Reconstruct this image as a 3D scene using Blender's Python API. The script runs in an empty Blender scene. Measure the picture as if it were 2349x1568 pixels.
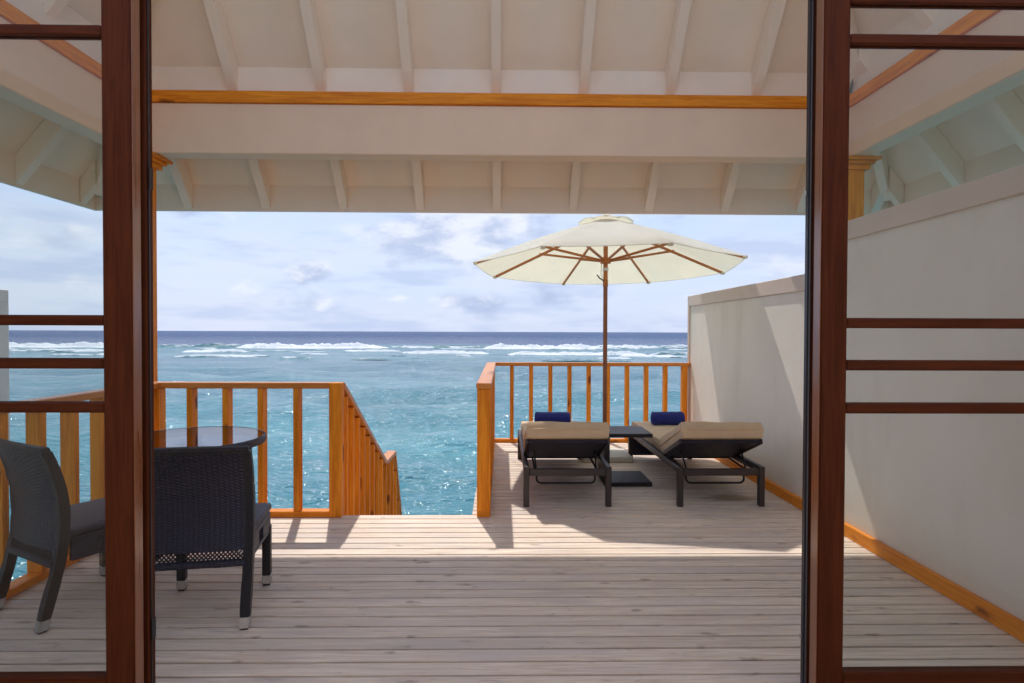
import bpy, bmesh, math, random
import numpy as np
from mathutils import Matrix, Vector
random.seed(7); np.random.seed(7)
PI = math.pi; R = math.radians
sc = bpy.context.scene
COL = sc.collection

# ------------------------------------------------------------------ camera
CAM_H = 1.45
cam_d = bpy.data.cameras.new('camera'); cam = bpy.data.objects.new('camera', cam_d); COL.objects.link(cam)
cam_d.sensor_width = 36.0; cam_d.lens = 36.0 * 1380 / 2349
cam_d.clip_start = 0.05; cam_d.clip_end = 60000
cam.matrix_world = (Matrix.Translation((0, 0, CAM_H)) @ Matrix.Rotation(R(-0.93), 4, 'Z')
                    @ Matrix.Rotation(R(90 - 0.92), 4, 'X') @ Matrix.Rotation(R(0.19), 4, 'Z'))
sc.camera = cam

# ------------------------------------------------------------------ light
SUN_DIR = Vector((-0.159, 0.645, 1.0)).normalized()          # towards the sun
SUN_EL = math.asin(SUN_DIR.z); SUN_AZ = math.atan2(SUN_DIR.x, SUN_DIR.y)
SKY_STRENGTH = 0.0985
sun_d = bpy.data.lights.new('sun', 'SUN'); sun = bpy.data.objects.new('sun', sun_d); COL.objects.link(sun)
sun_d.energy = 2.0; sun_d.angle = R(0.8); sun_d.color = (1.0, 0.95, 0.88)
sun.rotation_euler = SUN_DIR.to_track_quat('Z', 'Y').to_euler(); sun.location = (0, 0, 30)
vs = sc.view_settings
vs.view_transform = 'Standard'; vs.look = 'None'; vs.gamma = 1.0; vs.use_curve_mapping = False
vs.exposure = 0.82
sc.render.engine = 'CYCLES'
cy = sc.cycles
cy.use_denoising = True; cy.use_adaptive_sampling = True; cy.adaptive_threshold = 0.03; cy.max_bounces = 8; cy.diffuse_bounces = 6; cy.glossy_bounces = 3
cy.transmission_bounces = 6; cy.transparent_max_bounces = 12
cy.caustics_reflective = False; cy.caustics_refractive = False
cy.sample_clamp_indirect = 6.0


# ------------------------------------------------------------------ node helpers
class NT:
    def __init__(s, tree): s.t = tree; s.n = tree.nodes; s.l = tree.links
    def new(s, typ, **kw):
        n = s.n.new(typ)
        for k, v in kw.items(): setattr(n, k, v)
        return n
    def put(s, sock, v):
        if isinstance(v, bpy.types.NodeSocket): s.l.new(v, sock)
        elif v is not None: sock.default_value = v
    def math(s, op, a, b=None, c=None, clamp=False):
        n = s.new('ShaderNodeMath', operation=op, use_clamp=clamp)
        s.put(n.inputs[0], a)
        if b is not None: s.put(n.inputs[1], b)
        if c is not None: s.put(n.inputs[2], c)
        return n.outputs[0]
    def vmath(s, op, a, b=None):
        n = s.new('ShaderNodeVectorMath', operation=op); s.put(n.inputs[0], a)
        if b is not None: s.put(n.inputs[1], b)
        return n.outputs['Value'] if op in ('LENGTH', 'DISTANCE', 'DOT_PRODUCT') else n.outputs[0]
    def noise(s, vec, scale, detail=4, rough=0.55, dist=0.0, out=0):
        n = s.new('ShaderNodeTexNoise'); s.put(n.inputs['Vector'], vec); s.put(n.inputs['Scale'], scale)
        n.inputs['Detail'].default_value = detail; n.inputs['Roughness'].default_value = rough
        n.inputs['Distortion'].default_value = dist
        return n.outputs[out]
    def map(s, v, a, b, c=0.0, d=1.0, smooth=False):
        n = s.new('ShaderNodeMapRange'); n.clamp = True
        if smooth: n.interpolation_type = 'SMOOTHSTEP'
        s.put(n.inputs[0], v)
        for i, x in enumerate((a, b, c, d)): s.put(n.inputs[i + 1], x)
        return n.outputs[0]
    def mix(s, f, a, b, mode='MIX'):
        n = s.new('ShaderNodeMix', data_type='RGBA', blend_type=mode)
        s.put(n.inputs[0], f)
        for i, x in ((6, a), (7, b)):
            if isinstance(x, (tuple, list)) and len(x) == 3: x = (*x, 1)
            s.put(n.inputs[i], x)
        return n.outputs[2]
    def xyz(s, v):
        n = s.new('ShaderNodeSeparateXYZ'); s.put(n.inputs[0], v); return n.outputs
    def comb(s, x, y, z):
        n = s.new('ShaderNodeCombineXYZ')
        for i, v in enumerate((x, y, z)): s.put(n.inputs[i], v)
        return n.outputs[0]
    def bump(s, h, strength=0.3, dist=0.01):
        n = s.new('ShaderNodeBump'); n.inputs['Strength'].default_value = strength
        n.inputs['Distance'].default_value = dist; s.put(n.inputs['Height'], h); return n.outputs[0]


def material(name):
    m = bpy.data.materials.new(name); m.use_nodes = True
    t = NT(m.node_tree); b = m.node_tree.nodes['Principled BSDF']
    return m, t, b


def obj_coords(t, spread=40.0):
    tc = t.new('ShaderNodeTexCoord'); oi = t.new('ShaderNodeObjectInfo')
    r = oi.outputs['Random']
    off = t.comb(t.math('MULTIPLY', r, spread), t.math('MULTIPLY', r, spread * 1.7), t.math('MULTIPLY', r, spread * 0.6))
    return t.vmath('ADD', tc.outputs['Object'], off), r


# ------------------------------------------------------------------ world
w = bpy.data.worlds.new('World'); sc.world = w; w.use_nodes = True
t = NT(w.node_tree); bg = w.node_tree.nodes['Background']
sky = t.new('ShaderNodeTexSky', sky_type='NISHITA'); sky.sun_disc = False
sky.sun_elevation = SUN_EL; sky.sun_rotation = SUN_AZ
sky.air_density = 1.0; sky.dust_density = 0.7; sky.ozone_density = 1.6
d = t.new('ShaderNodeTexCoord').outputs['Generated']
dx, dy, dz = t.xyz(d)[:3]
zz = t.math('MAXIMUM', dz, 0.0)
# a high veil of thin cloud, projected on a flat layer overhead
lay = t.math('ADD', zz, 0.12)
pv = t.comb(t.math('DIVIDE', dx, lay), t.math('DIVIDE', dy, lay), 0.0)
veil = t.map(t.noise(pv, 0.55, 3, 0.6), 0.36, 0.66, 0, 1, True)
streak = t.map(t.noise(t.vmath('MULTIPLY', pv, (0.35, 1.5, 1)), 1.1, 2, 0.6), 0.45, 0.75, 0, 1, True)
veil = t.math('ADD', t.math('MULTIPLY', veil, 0.62), t.math('MULTIPLY', streak, 0.28), clamp=True)
# low cumulus: noise over the direction itself (flattened), fewer near the horizon line
cu_v = t.comb(t.math('MULTIPLY', dx, 1.0), t.math('MULTIPLY', dy, 1.0), t.math('MULTIPLY', dz, 2.1))
n_big = t.noise(cu_v, 5.0, 4, 0.60)
n_fine = t.noise(cu_v, 17.0, 4, 0.64)
cu_n = t.math('ADD', t.math('MULTIPLY', n_big, 0.72), t.math('MULTIPLY', n_fine, 0.36))
blob = None
# the cloud heaps the photograph shows: azimuth, elevation (degrees), half width, half height, weight
for az, el, wdt, hgt, wt in ((-3.2, 9.0, 5.8, 2.9, .30), (-17.8, 5.3, 2.0, .95, .20), (-14.0, 9.3, 3.4, .8, .17),
                             (-29.0, 10.2, 5.0, 1.1, .16), (-23.0, 3.7, 2.6, .9, .15), (-10.4, 3.1, 2.3, .75, .19),
                             (-5.6, 3.0, 2.0, .9, .17), (-2.2, 2.9, 2.0, .8, .16), (-17.0, 2.7, 2.5, .9, .14),
                             (14.0, 3.0, 4.0, 1.0, .11), (26.5, 7.0, 3.0, 2.6, .15), (-39, 7.0, 5, 1.6, .14),
                             (4.5, 3.2, 2.0, .7, .13), (-34.0, 4.6, 3.6, 1.2, .12)):
    c = Vector((math.sin(R(az)) * math.cos(R(el)), math.cos(R(az)) * math.cos(R(el)), math.sin(R(el))))
    rt = Vector((math.cos(R(az)), -math.sin(R(az)), 0)) / R(wdt)
    a = t.math('SUBTRACT', t.vmath('DOT_PRODUCT', d, tuple(rt)), rt.dot(c))
    b = t.math('MULTIPLY_ADD', dz, 1 / R(hgt), -c.z / R(hgt))
    r2 = t.math('MULTIPLY_ADD', b, b, t.math('MULTIPLY', a, a))
    g = t.math('MULTIPLY', t.math('POWER', 0.449, r2), wt)
    blob = g if blob is None else t.math('MAXIMUM', blob, g)
cu_h = t.math('ADD', cu_n, blob)
cum = t.map(cu_h, 0.60, 0.77, 0, 1, True)
# underside shading of the heaps: denser (greyer) where the noise just above is thicker
up_v = t.vmath('ADD', cu_v, (0.0, 0.0, 0.05))
above = t.math('ADD', t.noise(up_v, 5.0, 2, 0.6), 0.0)
grey = t.map(t.math('SUBTRACT', above, t.math('MULTIPLY', n_fine, 0.35)), 0.27, 0.42, 0, 1, True)
cu_col = t.mix(grey, (5.2, 5.45, 6.1), (2.8, 3.35, 4.75))
sky_soft = t.mix(t.map(dz, 0.0, 0.45, 0.92, 0.45), sky.outputs[0], (3.5, 4.1, 5.6))
base = t.mix(t.math('MULTIPLY', veil, 0.75), sky_soft, (4.6, 4.95, 5.95))
lv = t.vmath('MULTIPLY', cu_v, (1.0, 1.0, 2.4))
lay1 = t.noise(lv, 3.4, 3, 0.62); lay2 = t.noise(t.vmath('ADD', lv, (7.3, 1.9, 4.1)), 5.2, 3, 0.62)
base = t.mix(t.map(lay1, 0.42, 0.66, 0, 0.60, True), base, (4.4, 4.75, 5.75))
base = t.mix(t.map(lay2, 0.45, 0.68, 0, 0.58, True), base, (2.85, 3.5, 5.1))
col = t.mix(t.math('MULTIPLY', cum, t.map(dz, 0.004, 0.03, 0.25, 0.85)), base, cu_col)
t.put(bg.inputs[0], col); bg.inputs[1].default_value = SKY_STRENGTH
w.cycles.sampling_method = 'MANUAL'; w.cycles.sample_map_resolution = 256


# ------------------------------------------------------------------ materials
def wood(name, c1, c2, knot, rough=0.5, knots=0.5, gs=1.0, coat=0.0, var=0.25, grey=None, bstr=0.25, smudge=0.0, kx=2.3, ky=6.5):
    m, t, b = material(name)
    v, r = obj_coords(t)
    g1 = t.noise(t.vmath('MULTIPLY', v, (1.3, 26 * gs, 26 * gs)), 1.6, 6, 0.62, 0.8)
    g2 = t.noise(t.vmath('MULTIPLY', v, (4.0, 90 * gs, 90 * gs)), 1.7, 3, 0.6)
    blotch = t.noise(t.vmath('MULTIPLY', v, (1.0, 3.0, 3.0)), 1.7, 4, 0.6)
    f = t.math('ADD', t.math('MULTIPLY', g1, 0.75), t.math('MULTIPLY', g2, 0.35))
    c = t.mix(t.map(f, 0.36, 0.72, 0, 1, True), c1, c2)
    if grey:
        c = t.mix(t.map(blotch, 0.42, 0.68, 0, 0.65, True), c, grey)
    wv = t.vmath('MULTIPLY', t.vmath('SUBTRACT', t.noise(v, 9.0, 3, 0.6, 0, 1), (0.5, 0.5, 0.5)), (0.16, 0.05, 0.05))
    vo = t.new('ShaderNodeTexVoronoi'); t.put(vo.inputs['Vector'], t.vmath('MULTIPLY', t.vmath('ADD', v, wv), (kx, ky, ky)))
    vo.inputs['Scale'].default_value = 1.0
    kd = t.math('ADD', vo.outputs['Distance'], t.math('MULTIPLY', t.math('SUBTRACT', g1, 0.5), 0.16))
    kf = t.map(kd, 0.05, 0.20, 1, 0, True)
    c = t.mix(t.math('MULTIPLY', kf, knots), c, knot)
    if smudge:                       # weathered smears around the knots, running along the board
        sn = t.noise(t.vmath('MULTIPLY', v, (3.4, 15, 15)), 1.0, 5, 0.68, 1.6)
        c = t.mix(t.map(sn, 0.575, 0.72, 0, smudge, True), c, (0.30, 0.215, 0.17))
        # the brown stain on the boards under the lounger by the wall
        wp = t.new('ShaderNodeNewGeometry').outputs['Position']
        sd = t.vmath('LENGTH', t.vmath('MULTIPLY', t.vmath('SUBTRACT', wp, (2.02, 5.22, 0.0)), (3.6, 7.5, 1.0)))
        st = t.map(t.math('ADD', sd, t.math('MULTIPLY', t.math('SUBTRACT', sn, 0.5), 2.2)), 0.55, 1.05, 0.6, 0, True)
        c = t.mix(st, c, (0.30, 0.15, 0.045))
    hv = t.new('ShaderNodeHueSaturation'); t.put(hv.inputs['Color'], c)
    t.put(hv.inputs['Value'], t.map(r, 0, 1, 1 - var, 1 + var))
    t.put(b.inputs['Base Color'], hv.outputs[0])
    t.put(b.inputs['Roughness'], t.map(f, 0.3, 0.7, rough - 0.08, rough + 0.1))
    b.inputs['Coat Weight'].default_value = coat; b.inputs['Coat Roughness'].default_value = 0.15
    t.put(b.inputs['Normal'], t.bump(f, bstr, 0.004))
    return m


def paint(name, c, rough=0.5, var=0.05, scale=3.0):
    m, t, b = material(name)
    v, r = obj_coords(t)
    n = t.noise(v, scale, 5, 0.6); n2 = t.noise(t.vmath('MULTIPLY', v, (2, 30, 30)), 3, 3, 0.5)
    k = t.map(n, 0.3, 0.7, 1 - var, 1 + var)
    cc = t.mix(1.0, (*c, 1), t.comb(k, k, t.math('MULTIPLY', k, 0.985)), 'MULTIPLY')
    t.put(b.inputs['Base Color'], cc); b.inputs['Roughness'].default_value = rough
    t.put(b.inputs['Normal'], t.bump(t.math('ADD', n, t.math('MULTIPLY', n2, 0.3)), 0.08, 0.004))
    return m


def plain(name, c, rough=0.5, metal=0.0, nscale=60, nb=0.1):
    m, t, b = material(name)
    v, r = obj_coords(t)
    n = t.noise(v, nscale, 3)
    k = t.map(n, 0.3, 0.7, 0.9, 1.1)
    t.put(b.inputs['Base Color'], t.mix(1.0, (*c, 1), t.comb(k, k, k), 'MULTIPLY'))
    b.inputs['Roughness'].default_value = rough; b.inputs['Metallic'].default_value = metal
    t.put(b.inputs['Normal'], t.bump(n, nb, 0.002))
    return m


def wicker(name, c1, c2, pitch=0.0085, stake=0.016, rough=0.42):
    m, t, b = material(name)
    tc = t.new('ShaderNodeTexCoord'); x, y, z = t.xyz(tc.outputs['Object'])[:3]
    tt = t.math('DIVIDE', t.math('ADD', z, y), pitch)
    cell = t.math('FLOOR', t.math('DIVIDE', t.math('ADD', x, 10.0), stake))
    par = t.math('MULTIPLY', t.math('MODULO', cell, 2.0), 0.5)
    h = t.math('ABSOLUTE', t.math('SINE', t.math('MULTIPLY', t.math('ADD', tt, par), PI)))
    fx = t.math('ABSOLUTE', t.math('SINE', t.math('MULTIPLY', t.math('DIVIDE', t.math('ADD', x, 10.0), stake), PI)))
    h = t.math('MULTIPLY', h, t.math('ADD', t.math('MULTIPLY', fx, 0.6), 0.4))
    n = t.noise(tc.outputs['Object'], 70, 2)
    f = t.math('MULTIPLY', h, t.map(n, 0.3, 0.7, 0.55, 1.0))
    t.put(b.inputs['Base Color'], t.mix(f, c1, c2)); b.inputs['Roughness'].default_value = rough
    t.put(b.inputs['Normal'], t.bump(h, 0.9, 0.004))
    return m


M = {}
M['deck'] = wood('deck_wood', (0.59, 0.455, 0.355), (0.84, 0.715, 0.585), (0.24, 0.16, 0.115), 0.62, 0.62, 1.0, 0, 0.08, (0.60, 0.51, 0.47), smudge=0.5, kx=3.6, ky=9.5)
M['pine'] = wood('pine_wood', (0.62, 0.165, 0.007), (0.87, 0.315, 0.020), (0.17, 0.028, 0.004), 0.46, 0.9, 0.8, 0.0, 0.12)
M['pine'].node_tree.nodes['Principled BSDF'].inputs['Specular IOR Level'].default_value = 0.22
M['pine_pale'] = wood('pine_cap_wood', (0.50, 0.155, 0.018), (0.66, 0.24, 0.035), (0.2, 0.04, 0.01), 0.36, 0.4, 0.8, 0.12, 0.10)
M['mahogany'] = wood('mahogany_wood', (0.060, 0.013, 0.0045), (0.105, 0.027, 0.009), (0.04, 0.009, 0.004), 0.5, 0.15, 1.0, 0.0, 0.06, None, 0.12)
M['mahogany'].node_tree.nodes['Principled BSDF'].inputs['Specular IOR Level'].default_value = 0.12
M['edge_glow'] = wood('edge_glow_wood', (0.20, 0.06, 0.018), (0.30, 0.10, 0.032), (0.12, 0.03, 0.01), 0.3, 0.1, 1.0, 0.8, 0.05, None, 0.1)  # stile wood in a lighter base: reflected daylight painted into the colour
M['teak'] = wood('teak_wood', (0.42, 0.13, 0.025), (0.56, 0.21, 0.05), (0.15, 0.05, 0.02), 0.45, 0.1, 1.0, 0.1, 0.1)
M['teak_dark'] = wood('teak_pole_wood', (0.23, 0.080, 0.032), (0.32, 0.12, 0.048), (0.10, 0.04, 0.02), 0.42, 0.1, 1.0, 0.15, 0.05)
M['cream'] = paint('cream_paint', (0.90, 0.79, 0.68), 0.5, 0.03)
M['beam'] = paint('beam_paint', (0.80, 0.585, 0.425), 0.45, 0.04)
def mk_render(name, c):
    m, t, b = material(name)
    P = t.new('ShaderNodeNewGeometry').outputs['Position']; px, py, pz = t.xyz(P)[:3]
    n = t.noise(P, 1.3, 5, 0.6); fine = t.noise(P, 38, 4, 0.6); big = t.noise(P, 0.5, 3)
    run = t.noise(t.vmath('MULTIPLY', P, (3.1, 3.1, 0.7)), 1.0, 5, 0.66)           # rain runs down the face
    c1 = t.mix(t.map(n, 0.35, 0.7, 0, 0.55, True), c, tuple(x * y for x, y in zip(c, (0.90, 0.88, 0.84))))
    c1 = t.mix(t.map(run, 0.50, 0.78, 0, 0.28, True), c1, (0.60, 0.52, 0.42))
    splash = t.math('MULTIPLY', t.map(t.math('ADD', pz, t.math('MULTIPLY', t.math('SUBTRACT', n, 0.5), 0.5)), 0.08, 0.42, 1, 0, True), 0.30)
    c1 = t.mix(splash, c1, (0.55, 0.46, 0.36))
    t.put(b.inputs['Base Color'], c1); b.inputs['Roughness'].default_value = 0.7
    t.put(b.inputs['Normal'], t.bump(t.math('ADD', t.math('MULTIPLY', fine, 0.35), t.math('ADD', n, big)), 0.22, 0.012))
    return m


M['wall'] = mk_render('wall_render', (0.85, 0.80, 0.72))
M['trim'] = paint('trim_paint', (0.70, 0.575, 0.50), 0.55, 0.04)
M['room'] = paint('room_plaster', (0.82, 0.72, 0.60), 0.7, 0.03)
M['room_floor'] = paint('room_boards', (0.58, 0.42, 0.29), 0.45, 0.12)
M['thatch'] = plain('roof_cover', (0.22, 0.18, 0.13), 0.9, 0, 40, 0.5)
M['joist'] = plain('joist_wood', (0.10, 0.075, 0.05), 0.8)
M['concrete'] = plain('concrete', (0.42, 0.40, 0.37), 0.85, 0, 30, 0.4)
M['stone'] = plain('umbrella_base_stone', (0.52, 0.50, 0.44), 0.8, 0, 55, 0.35)
M['rubber'] = plain('black_rubber', (0.012, 0.012, 0.02), 0.35)
M['rubber_grey'] = plain('grey_brush_seal', (0.12, 0.12, 0.13), 0.6)
M['metal'] = plain('brushed_metal', (0.62, 0.61, 0.60), 0.35, 0.9)
M['white_foot'] = plain('aluminium_foot', (0.45, 0.44, 0.43), 0.4, 0.3)
M['wicker'] = wicker('dark_wicker', (0.007, 0.006, 0.013), (0.042, 0.041, 0.080), 0.0125, 0.024)
M['wicker_f'] = wicker('dark_wicker_fine', (0.012, 0.010, 0.012), (0.045, 0.038, 0.045), 0.006, 0.012)
M['frame'] = plain('dark_brown_frame', (0.035, 0.026, 0.027), 0.38, 0.0, 90, 0.15)
M['tube'] = plain('dark_tube', (0.025, 0.022, 0.025), 0.35, 0.4)


def mk_cloth(name, c, rough=0.85, trans=0.0, scale=420, fold=8, fstr=0.15, tcol=None):
    m, t, b = material(name)
    v, r = obj_coords(t, 5)
    n = t.noise(v, scale, 2); f = t.noise(v, fold, 4, 0.6)
    k = t.map(f, 0.3, 0.7, 0.93, 1.06)
    cc = t.mix(1.0, (*c, 1), t.comb(k, k, k), 'MULTIPLY')
    t.put(b.inputs['Base Color'], cc); b.inputs['Roughness'].default_value = rough
    b.inputs['Sheen Weight'].default_value = 0.15
    t.put(b.inputs['Normal'], t.bump(t.math('ADD', t.math('MULTIPLY', n, 0.15), f), fstr, 0.01))
    if trans:
        tr = t.new('ShaderNodeBsdfTranslucent'); t.put(tr.inputs['Color'], (*tcol, 1) if tcol else cc)
        mx = t.new('ShaderNodeMixShader'); mx.inputs[0].default_value = trans
        out = m.node_tree.nodes['Material Output']
        t.l.new(b.outputs[0], mx.inputs[1]); t.l.new(tr.outputs[0], mx.inputs[2]); t.l.new(mx.outputs[0], out.inputs[0])
    return m


M['canvas'] = mk_cloth('cream_canvas', (0.92, 0.91, 0.86), 0.9, 0.60, 500, 4, 0.22, (0.96, 0.94, 0.82))
M['cushion'] = mk_cloth('beige_cushion', (0.62, 0.455, 0.285), 0.9, 0, 420, 7, 0.35)
M['towel'] = mk_cloth('navy_towel', (0.014, 0.026, 0.20), 0.95, 0, 160, 25, 0.6)


def mk_glass(name, tint, rough=0.0, ior=1.5):
    m = bpy.data.materials.new(name); m.use_nodes = True
    t = NT(m.node_tree); m.node_tree.nodes.remove(m.node_tree.nodes['Principled BSDF'])
    out = m.node_tree.nodes['Material Output']
    tr = t.new('ShaderNodeBsdfTransparent'); tr.inputs[0].default_value = (*tint, 1)
    gl = t.new('ShaderNodeBsdfGlossy'); gl.inputs['Roughness'].default_value = rough
    v = t.new('ShaderNodeTexCoord').outputs['Object']
    t.put(gl.inputs['Normal'], t.bump(t.noise(v, 1.2, 2), 0.02, 0.02))
    fr = t.new('ShaderNodeFresnel')
    bf = t.new('ShaderNodeNewGeometry').outputs['Backfacing']     # same reflectance from either side of the pane
    t.put(fr.inputs[0], t.math('ADD', t.math('MULTIPLY', bf, 1 / ior - ior), ior))
    mx = t.new('ShaderNodeMixShader')
    t.l.new(fr.outputs[0], mx.inputs[0]); t.l.new(tr.outputs[0], mx.inputs[1]); t.l.new(gl.outputs[0], mx.inputs[2])
    t.l.new(mx.outputs[0], out.inputs[0])
    return m


M['glass'] = mk_glass('door_glass', (0.935, 0.955, 0.945), 0.0, 1.4)          # each pane has two faces
M['table_glass'] = mk_glass('smoked_table_glass', (0.62, 0.52, 0.54), 0.0, 1.9)


# ------------------------------------------------------------------ object helpers
def wmat(o):
    m = o.matrix_basis.copy(); p = o.parent
    while p: m = p.matrix_basis @ m; p = p.parent
    return m


def link(name, mesh, parent=None, world=None, mat=None):
    o = bpy.data.objects.new(name, mesh); COL.objects.link(o)
    if mat is not None and mesh is not None and not mesh.materials: mesh.materials.append(mat)
    W = world if world is not None else Matrix()
    if parent is not None:
        o.parent = parent; o.matrix_basis = wmat(parent).inverted() @ W
    else: o.matrix_basis = W
    return o


def tag(o, label=None, cat=None, group=None, kind=None):
    if label: o['label'] = label
    if cat: o['category'] = cat
    if group: o['group'] = group
    if kind: o['kind'] = kind
    return o


def empty(name, loc, rz=0.0):
    o = bpy.data.objects.new(name, None); COL.objects.link(o); o.empty_display_size = 0.2
    o.matrix_basis = Matrix.Translation(loc) @ Matrix.Rotation(rz, 4, 'Z'); return o


def copy_tree(o, parent=None):
    c = o.copy(); COL.objects.link(c); c.parent = parent
    for ch in list(o.children): copy_tree(ch, c)
    return c


def smooth(mesh, ang=40):
    for p in mesh.polygons: p.use_smooth = True
    try: mesh.set_sharp_from_angle(angle=R(ang))
    except Exception: pass


def bm_mesh(bm, name='m', sm=False):
    bmesh.ops.recalc_face_normals(bm, faces=bm.faces)
    me = bpy.data.meshes.new(name); bm.to_mesh(me); bm.free()
    if sm: smooth(me)
    return me


def add_box(bm, c, s, bev=0.0, seg=1, rot=None):
    r = bmesh.ops.create_cube(bm, size=1.0); vs_ = r['verts']
    bmesh.ops.scale(bm, vec=s, verts=vs_)
    if bev:
        es = list({e for v in vs_ for e in v.link_edges})
        g = bmesh.ops.bevel(bm, geom=es, offset=bev, segments=seg, affect='EDGES', profile=0.5)
        vs_ = list({v for f in g['faces'] for v in f.verts} | {v for v in vs_ if v.is_valid})
    if rot is not None: bmesh.ops.rotate(bm, cent=(0, 0, 0), matrix=rot, verts=vs_)
    bmesh.ops.translate(bm, vec=c, verts=vs_)
    return vs_


_cache = {}
def box_mesh(s, bev, mat, seg=1):
    k = (tuple(round(x, 4) for x in s), bev, mat.name, seg)
    if k not in _cache:
        bm = bmesh.new(); add_box(bm, (0, 0, 0), s, bev, seg); me = bm_mesh(bm, 'box')
        me.materials.append(mat); _cache[k] = me
    return _cache[k]


def box(name, lo, hi, mat, parent=None, bev=0.003, grain=None):
    """axis aligned box lo..hi; its longest side is local X (the grain)"""
    lo = Vector(lo); hi = Vector(hi); s = hi - lo; c = (lo + hi) / 2
    ax = grain if grain is not None else max(range(3), key=lambda i: s[i])
    if ax == 0: rot = Matrix(); dims = (s.x, s.y, s.z)
    elif ax == 1: rot = Matrix.Rotation(PI / 2, 4, 'Z'); dims = (s.y, s.x, s.z)
    else: rot = Matrix.Rotation(-PI / 2, 4, 'Y'); dims = (s.z, s.y, s.x)
    return link(name, box_mesh(dims, bev, mat), parent, Matrix.Translation(c) @ rot)


def stick(name, p0, p1, w_, h_, mat, parent=None, bev=0.003, up=(0, 0, 1)):
    """bar from p0 to p1, w_ wide (sideways), h_ deep (towards up)"""
    p0 = Vector(p0); p1 = Vector(p1); x = (p1 - p0); L = x.length; x.normalize()
    y = Vector(up).cross(x).normalized(); z = x.cross(y)
    rot = Matrix((x, y, z)).transposed().to_4x4()
    return link(name, box_mesh((L, w_, h_), bev, mat), parent, Matrix.Translation((p0 + p1) / 2) @ rot)


def tube_bm(bm, pts, rad, seg=10, closed=False, caps=True):
    pts = [Vector(p) for p in pts]; n = len(pts); rings = []
    rad = rad if isinstance(rad, (list, tuple)) else [rad] * n
    prev = None
    for i, p in enumerate(pts):
        a = pts[(i - 1) % n] if (closed or i > 0) else p
        b = pts[(i + 1) % n] if (closed or i < n - 1) else p
        tg = (b - a).normalized()
        if prev is None:
            u = tg.orthogonal().normalized()
        else:
            u = (prev - tg * prev.dot(tg)).normalized()
        prev = u; v = tg.cross(u)
        rings.append([bm.verts.new(p + (u * math.cos(2 * PI * k / seg) + v * math.sin(2 * PI * k / seg)) * rad[i]) for k in range(seg)])
    m = n if closed else n - 1
    for i in range(m):
        A, B = rings[i], rings[(i + 1) % n]
        for k in range(seg): bm.faces.new((A[k], A[(k + 1) % seg], B[(k + 1) % seg], B[k]))
    if caps and not closed:
        bm.faces.new(rings[0][::-1]); bm.faces.new(rings[-1])


def tube(name, pts, rad, mat, parent=None, seg=10, closed=False, world=None):
    bm = bmesh.new(); tube_bm(bm, pts, rad, seg, closed); me = bm_mesh(bm, name, True)
    return link(name, me, parent, world, mat)


def round_path(pts, r, n=5):
    pts = [Vector(p) for p in pts]; out = [pts[0]]
    for i in range(1, len(pts) - 1):
        a, b, c = pts[i - 1], pts[i], pts[i + 1]
        p = b + (a - b).normalized() * r; q = b + (c - b).normalized() * r
        for k in range(n + 1):
            s = k / n; out.append(p * (1 - s) ** 2 + b * 2 * s * (1 - s) + q * s * s)
    out.append(pts[-1]); return out


def prism(name, poly, axis_vec, mat, parent=None):
    """polygon (3-D points) extruded by axis_vec"""
    bm = bmesh.new(); a = [bm.verts.new(p) for p in poly]; b = [bm.verts.new(Vector(p) + Vector(axis_vec)) for p in poly]
    n = len(a); bm.faces.new(a); bm.faces.new(b[::-1])
    for i in range(n): bm.faces.new((a[i], b[i], b[(i + 1) % n], a[(i + 1) % n]))
    return link(name, bm_mesh(bm, name), parent, None, mat)


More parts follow.
